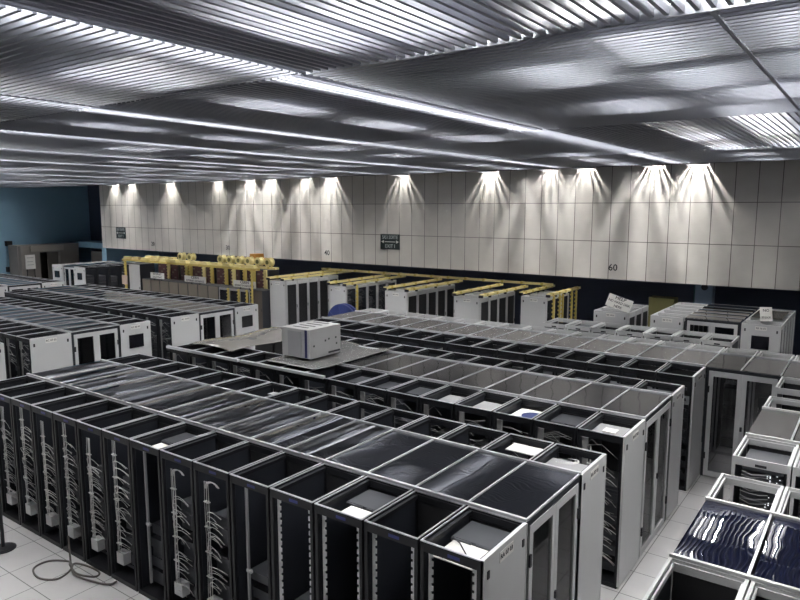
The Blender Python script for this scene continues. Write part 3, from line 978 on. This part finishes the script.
tray((-29.7, 19.45, 2.47), (-20.3, 19.45, 2.47), 'yellow tray with block saddles along the back of the exchange row', wd=.22, m='yellow2', clips=12, bumps=0)
tray((-27.4, FY + .3, 2.515), (-24.9, FY + .3, 2.515), 'bright wide yellow cover plate on the exchange trays', wd=.46, m='yellow2', clips=2)
for k, xx in enumerate((-26.6, -25.9, -23.75, -23.15, -22.55, -21.95, -21.35, -20.75)):
    t = thing('yellow_fibre_spool', 'round yellow fibre guide, %s along the back tray from the tall grey cabinet' % ORD[k], 'cable guide', (xx, 19.45, 2.564), group='round yellow fibre guides')
    link('drum', cached('spool', lambda: MB().lathe([(.19, -.12), (.19, -.10), (.15, -.09), (.15, .09), (.19, .10), (.19, .12)], 18, (0, 0, .19), 'y').mesh('drum', MT['yellow2'], False)), t)
    link('hub', cached('hub', lambda: MB().lathe([(.09, -.14), (.09, .14)], 12, (0, 0, .19), 'y').mesh('hub', MT['olive'])), t)
for i in range(4):
    link('saddle', CACHE['saddle'], None, (-29.2 + i * .62, 19.45, 2.474)).parent = None
    o = bpy.data.objects[[q.name for q in COL.objects if q.name.startswith('saddle')][-1]]
    tag(o, 'yellow block saddle on the back exchange tray, %s from the light grey cabinet' % ORD[i], 'saddle', 'yellow saddles on the back tray')
t = thing('trunk_cover', 'orange-yellow cover block raised behind the round fibre guides', 'cover', (-22.1, 20.0, 2.44))
link('cover', MB().box(-.65, -.2, .15, .65, .35, .40).box(-.3, -.15, .40, .1, .3, .58).mesh('cover', MT['orange']), t)
link('stand', MB().box(-.5, -.1, -2.44, -.4, 0, .15).box(.4, -.1, -2.44, .5, 0, .15).mesh('stand', MT['ink']), t)
for i, (x0, x1, lines) in enumerate(((-27.62, -26.57, (('INTERNET', .14, 1.), ('EXCH. POINT', .11, 1.))), (-25.08, -23.61, (('CERN', .16, 1.3), ('INTERNET EXCHANGE', .115, 1.05))), (-21.82, -20.46, (('CERN', .16, 1.3), ('INTERNET EXCHANGE POINT', .11, .8))))):
    sg = sign((x0 + x1) / 2, FY - .04, 1.90, x1 - x0, .28, lines, ['small two-line white sign above the tan cabinets', 'white sign above the tan cabinets, between the other two', 'white sign above the dark glazed cabinets'][i], (pi / 2, 0, 0), name='hanging_sign')
    link('foot', MB().box(-.3, -.215, -.05, -.26, -.10, -.008).box(.26, -.215, -.05, .3, -.10, -.008).mesh('foot', MT['ink']), sg)

# block beside the blue wall
v_row(-34.95, -33.92, 17.58, 5, 'portal-side row of the farthest block', face=-1, txt='RG 14 01', scr=True)
v_row(-32.80, -31.78, 17.58, 6, 'farthest block, row facing the exchange trays', style='black', door=False, txt='RG 15 01', scr=True)
end_doors(-33.90, 17.62, 17.62 + 1.08, 'narrow double door on the farthest block before the blue wall', 'y')
for k in range(5):
    roof_panel(-33.9, -32.82, 17.66 + k * P, 17.66 + (k + 1) * P, 'roof_streak', 'clear roof panel, %s back on the farthest block' % ORD[k], bow=.02, turn=True)

# ------------------------------------------------------------------ things by the walls
t = thing('entrance_portal', 'warm grey boxed entrance portal standing before the blue wall', 'portal', (-44.4, 22.2, 0))
link('surround', MB().box(-1.2, -2.0, 0, 0, -.62, 2.64).box(-1.2, .72, 0, 0, 2.0, 2.64).box(-1.2, -.62, 2.15, 0, .72, 2.64).mesh('surround', MT['portal']), t)
link('header_panel', MB().box(0, -1.2, 2.22, .06, .95, 2.6).mesh('header_panel', mat('pale_header', (.27, .25, .22), .7)), t)
link('back_panel', MB().box(-1.18, -.6, 0, -1.1, .7, 2.14).mesh('back_panel', MT['portal_dark']), t)
link('sliding_door', MB().box(-.35, -.0, 0, -.28, .70, 2.12).mesh('sliding_door', mat('door_warm_grey', (.12, .112, .10), .6)), t)
link('side_fin', MB().box(0, -1.95, 0, .35, -1.5, 2.6).mesh('side_fin', MT['portal']), t)
o = link('notice_board', MB().box(-43.99, 20.45, 1.15, -43.95, 21.05, 2.05).mesh('notice_board', MT['white'])); tag(o, 'white notice board leaning on the grey portal', 'board')
o.location = (0, 0, 0)
link('easel_leg', MB().box(-43.99, 20.5, 0, -43.95, 20.54, 1.15).box(-43.99, 20.96, 0, -43.95, 21.0, 1.15).mesh('easel_leg', MT['ink']), o)
link('writing', (lambda mb: mb.mesh('writing', MT['grey2']))(MB().box(-43.95, 20.55, 1.85, -43.945, 20.95, 1.88).box(-43.95, 20.55, 1.6, -43.945, 20.9, 1.63).box(-43.95, 20.55, 1.4, -43.945, 20.95, 1.43)), o)
for y, z, lab in ((20.35, 2.72, 'small black loudspeaker on the blue wall above the grey portal'), (20.3, 1.05, 'small black box on the blue wall beside the grey portal')):
    t = thing('wall_speaker', lab, 'speaker', (-45.98, y, z))
    link('cabinet', MB().box(0, -.17, -.15, .3, .17, .17).mesh('cabinet', MT['ink']), t)
    link('grille', MB().box(.3, -.14, -.12, .31, .14, .14).mesh('grille', MT['mesh']), t)
o = link('wall_ledge', MB().box(-45.9, 24.4, 2.35, -38.5, 25.9, 2.72).mesh('wall_ledge', MT['blue'])); o['kind'] = 'structure'; o.name = 'trim_3'
o = link('storage_cabinet', MB().box(-43.6, 24.6, 0, -42.0, 25.3, 2.1).mesh('storage_cabinet', MT['portal'])); tag(o, 'grey brown cabinet against the blue wall behind the farthest block', 'cabinet')
# column with round speaker
t = thing('blue_column', 'blue-grey column with a round black fitting under the concrete wall', 'column', (-4.58, 23.2, 0))
link('shaft', MB().box(-.26, -.1, 0, .26, .3, 2.70).mesh('shaft', MT['pillar']), t)
link('round_fitting', MB().lathe([(.10, -.14), (.10, -.10)], 18, (.02, 0, 2.47), 'y').mesh('round_fitting', MT['ink']), t)
o = link('storage_locker', MB().box(-6.15, 22.6, 0, -5.35, 23.1, 2.08).mesh('storage_locker', MT['olive'])); tag(o, 'olive green locker in the recess beside the blue-grey column', 'locker')
o = link('storage_locker', MB().box(-5.2, 24.6, 0, -4.95, 25.2, 2.6).mesh('storage_locker', mat('teal_panel', (.05, .12, .14), .6))); tag(o, 'teal panel standing in the recess behind the blue-grey column', 'panel')

# numbers on the concrete wall
for s, x, l in (('20', -32.62, 'toward the blue end'), ('30', -26.39, 'above the round fibre guides'), ('40', -19.81, 'close to the dark green sign'), ('60', -7.19, 'above the dark recess')):
    o = link('wall_number', text_mesh(s, .31, MT['ink'], depth=.003), None, (x, 21.994, 3.04), (pi / 2, 0, 0))
    tag(o, 'small number %s painted on the concrete wall %s' % (s, l), 'number')
# emergency sign boards
def wall_sign(x, z, wd, ht, label):
    t = link('wall_sign', None, None, (x, 21.98, z), (pi / 2, 0, 0))
    tag(t, label, 'sign')
    link('board', MB().box(-wd / 2, -ht / 2, -.015, wd / 2, ht / 2, 0).mesh('board', MT['sign']), t)
    a = link('lettering', text_mesh('SAS I SORTIE', .20, MT['signtext'], sx=.70), t, (0, ht * .29, .004))
    a = link('lettering', text_mesh('EXIT I', .20, MT['signtext'], sx=1.0), t, (0, -ht * .29, .004))
    mb = MB().box(-wd * .28, -.012, .001, wd * .28, .012, .004)
    n = len(mb.v)
    for s in (-1, 1):
        n = len(mb.v)
        mb.v += [(s * wd * .45, 0, .001), (s * wd * .32, .065, .001), (s * wd * .32, -.065, .001), (s * wd * .45, 0, .004), (s * wd * .32, .065, .004), (s * wd * .32, -.065, .004)]
        mb.f += [(n + 3, n + 4, n + 5), (n, n + 1, n + 4, n + 3), (n + 1, n + 2, n + 5, n + 4), (n + 2, n, n + 3, n + 5)]
    link('arrow', mb.mesh('arrow', MT['white']), t)
wall_sign(-16.35, 3.63, .98, .62, 'dark green sign with double arrow on the concrete wall near number 40')
wall_sign(-35.65, 3.58, .95, .64, 'dark sign at the blue end of the concrete wall')

# blue cable drum in front of the drum row
t = thing('cable_drum', 'large blue round cable drum standing between the yellow-topped rows', 'drum', (-15.72, 18.3, 0))
for yy in (-.12, .08):
    mb = MB().lathe([(.70, 0), (.72, .01), (.72, .05), (.70, .06)], 40, (0, yy, .84), 'y')
    fl = link('flange', mb.mesh('flange', MT['bluedrum']), t)
    mb = MB()
    for k in range(8):
        a = 2 * pi * k / 8 + .2
        mb.tube([(.18 * cos(a), yy - .012, .84 + .18 * sin(a)), (.66 * cos(a), yy - .012, .84 + .66 * sin(a))], .016, 5)
    link('spokes', mb.mesh('spokes', mat('blue_rib', (.02, .03, .12), .4)), fl)
link('barrel', MB().lathe([(.38, -.10), (.38, .10)], 28, (0, 0, .84), 'y').mesh('barrel', MT['bluedrum']), t)
link('stand', MB().box(-.45, -.25, 0, .45, -.18, .14).box(-.45, .12, 0, .45, .19, .14).mesh('stand', MT['black']), t)

# ------------------------------------------------------------------ foreground floor things
def spline(pts, n=8):
    out = []
    P_ = [Vector(p) for p in pts]
    for i in range(len(P_) - 1):
        p0, p1, p2, p3 = P_[max(i - 1, 0)], P_[i], P_[i + 1], P_[min(i + 2, len(P_) - 1)]
        for k in range(n):
            t = k / n
            out.append(.5 * ((2 * p1) + (p2 - p0) * t + (2 * p0 - 5 * p1 + 4 * p2 - p3) * t * t + (3 * p1 - 3 * p2 + p3 - p0) * t ** 3))
    out.append(P_[-1])
    return out
zf = .016
pts = [(-9.22, 4.595, .30), (-9.18, 4.575, .18), (-9.02, 4.50, zf), (-8.80, 4.38, zf), (-8.72, 4.15, zf), (-8.95, 4.02, zf), (-9.25, 4.10, zf), (-9.28, 4.32, zf), (-9.05, 4.48, zf), (-8.88, 4.42, zf + .02), (-8.62, 4.38, zf), (-8.36, 4.48, zf), (-8.42, 4.58, zf), (-8.72, 4.57, zf), (-8.86, 4.46, zf + .03), (-8.6, 4.33, zf + .02), (-8.2, 4.42, zf), (-8.02, 4.50, zf), (-8.0, 4.585, zf + .01)]
o = link('loose_cable', MB().tube(spline(pts), .014, 6).mesh('loose_cable', MT['floorcable'], True)); tag(o, 'loose looped grey-brown cable lying on the floor tiles before the racks', 'cable')
t = thing('barrier_post', 'black post on a round base standing on the open floor tiles', 'post', (-10.20, 4.12, 0))
link('base', MB().lathe([(.17, 0), (.17, .015), (.14, .03), (.03, .04)], 28).mesh('base', MT['black'], False), t)
link('pole', MB().lathe([(.025, .03), (.025, .95), (.035, .96), (.035, 1.0)], 14).mesh('pole', MT['black']), t)
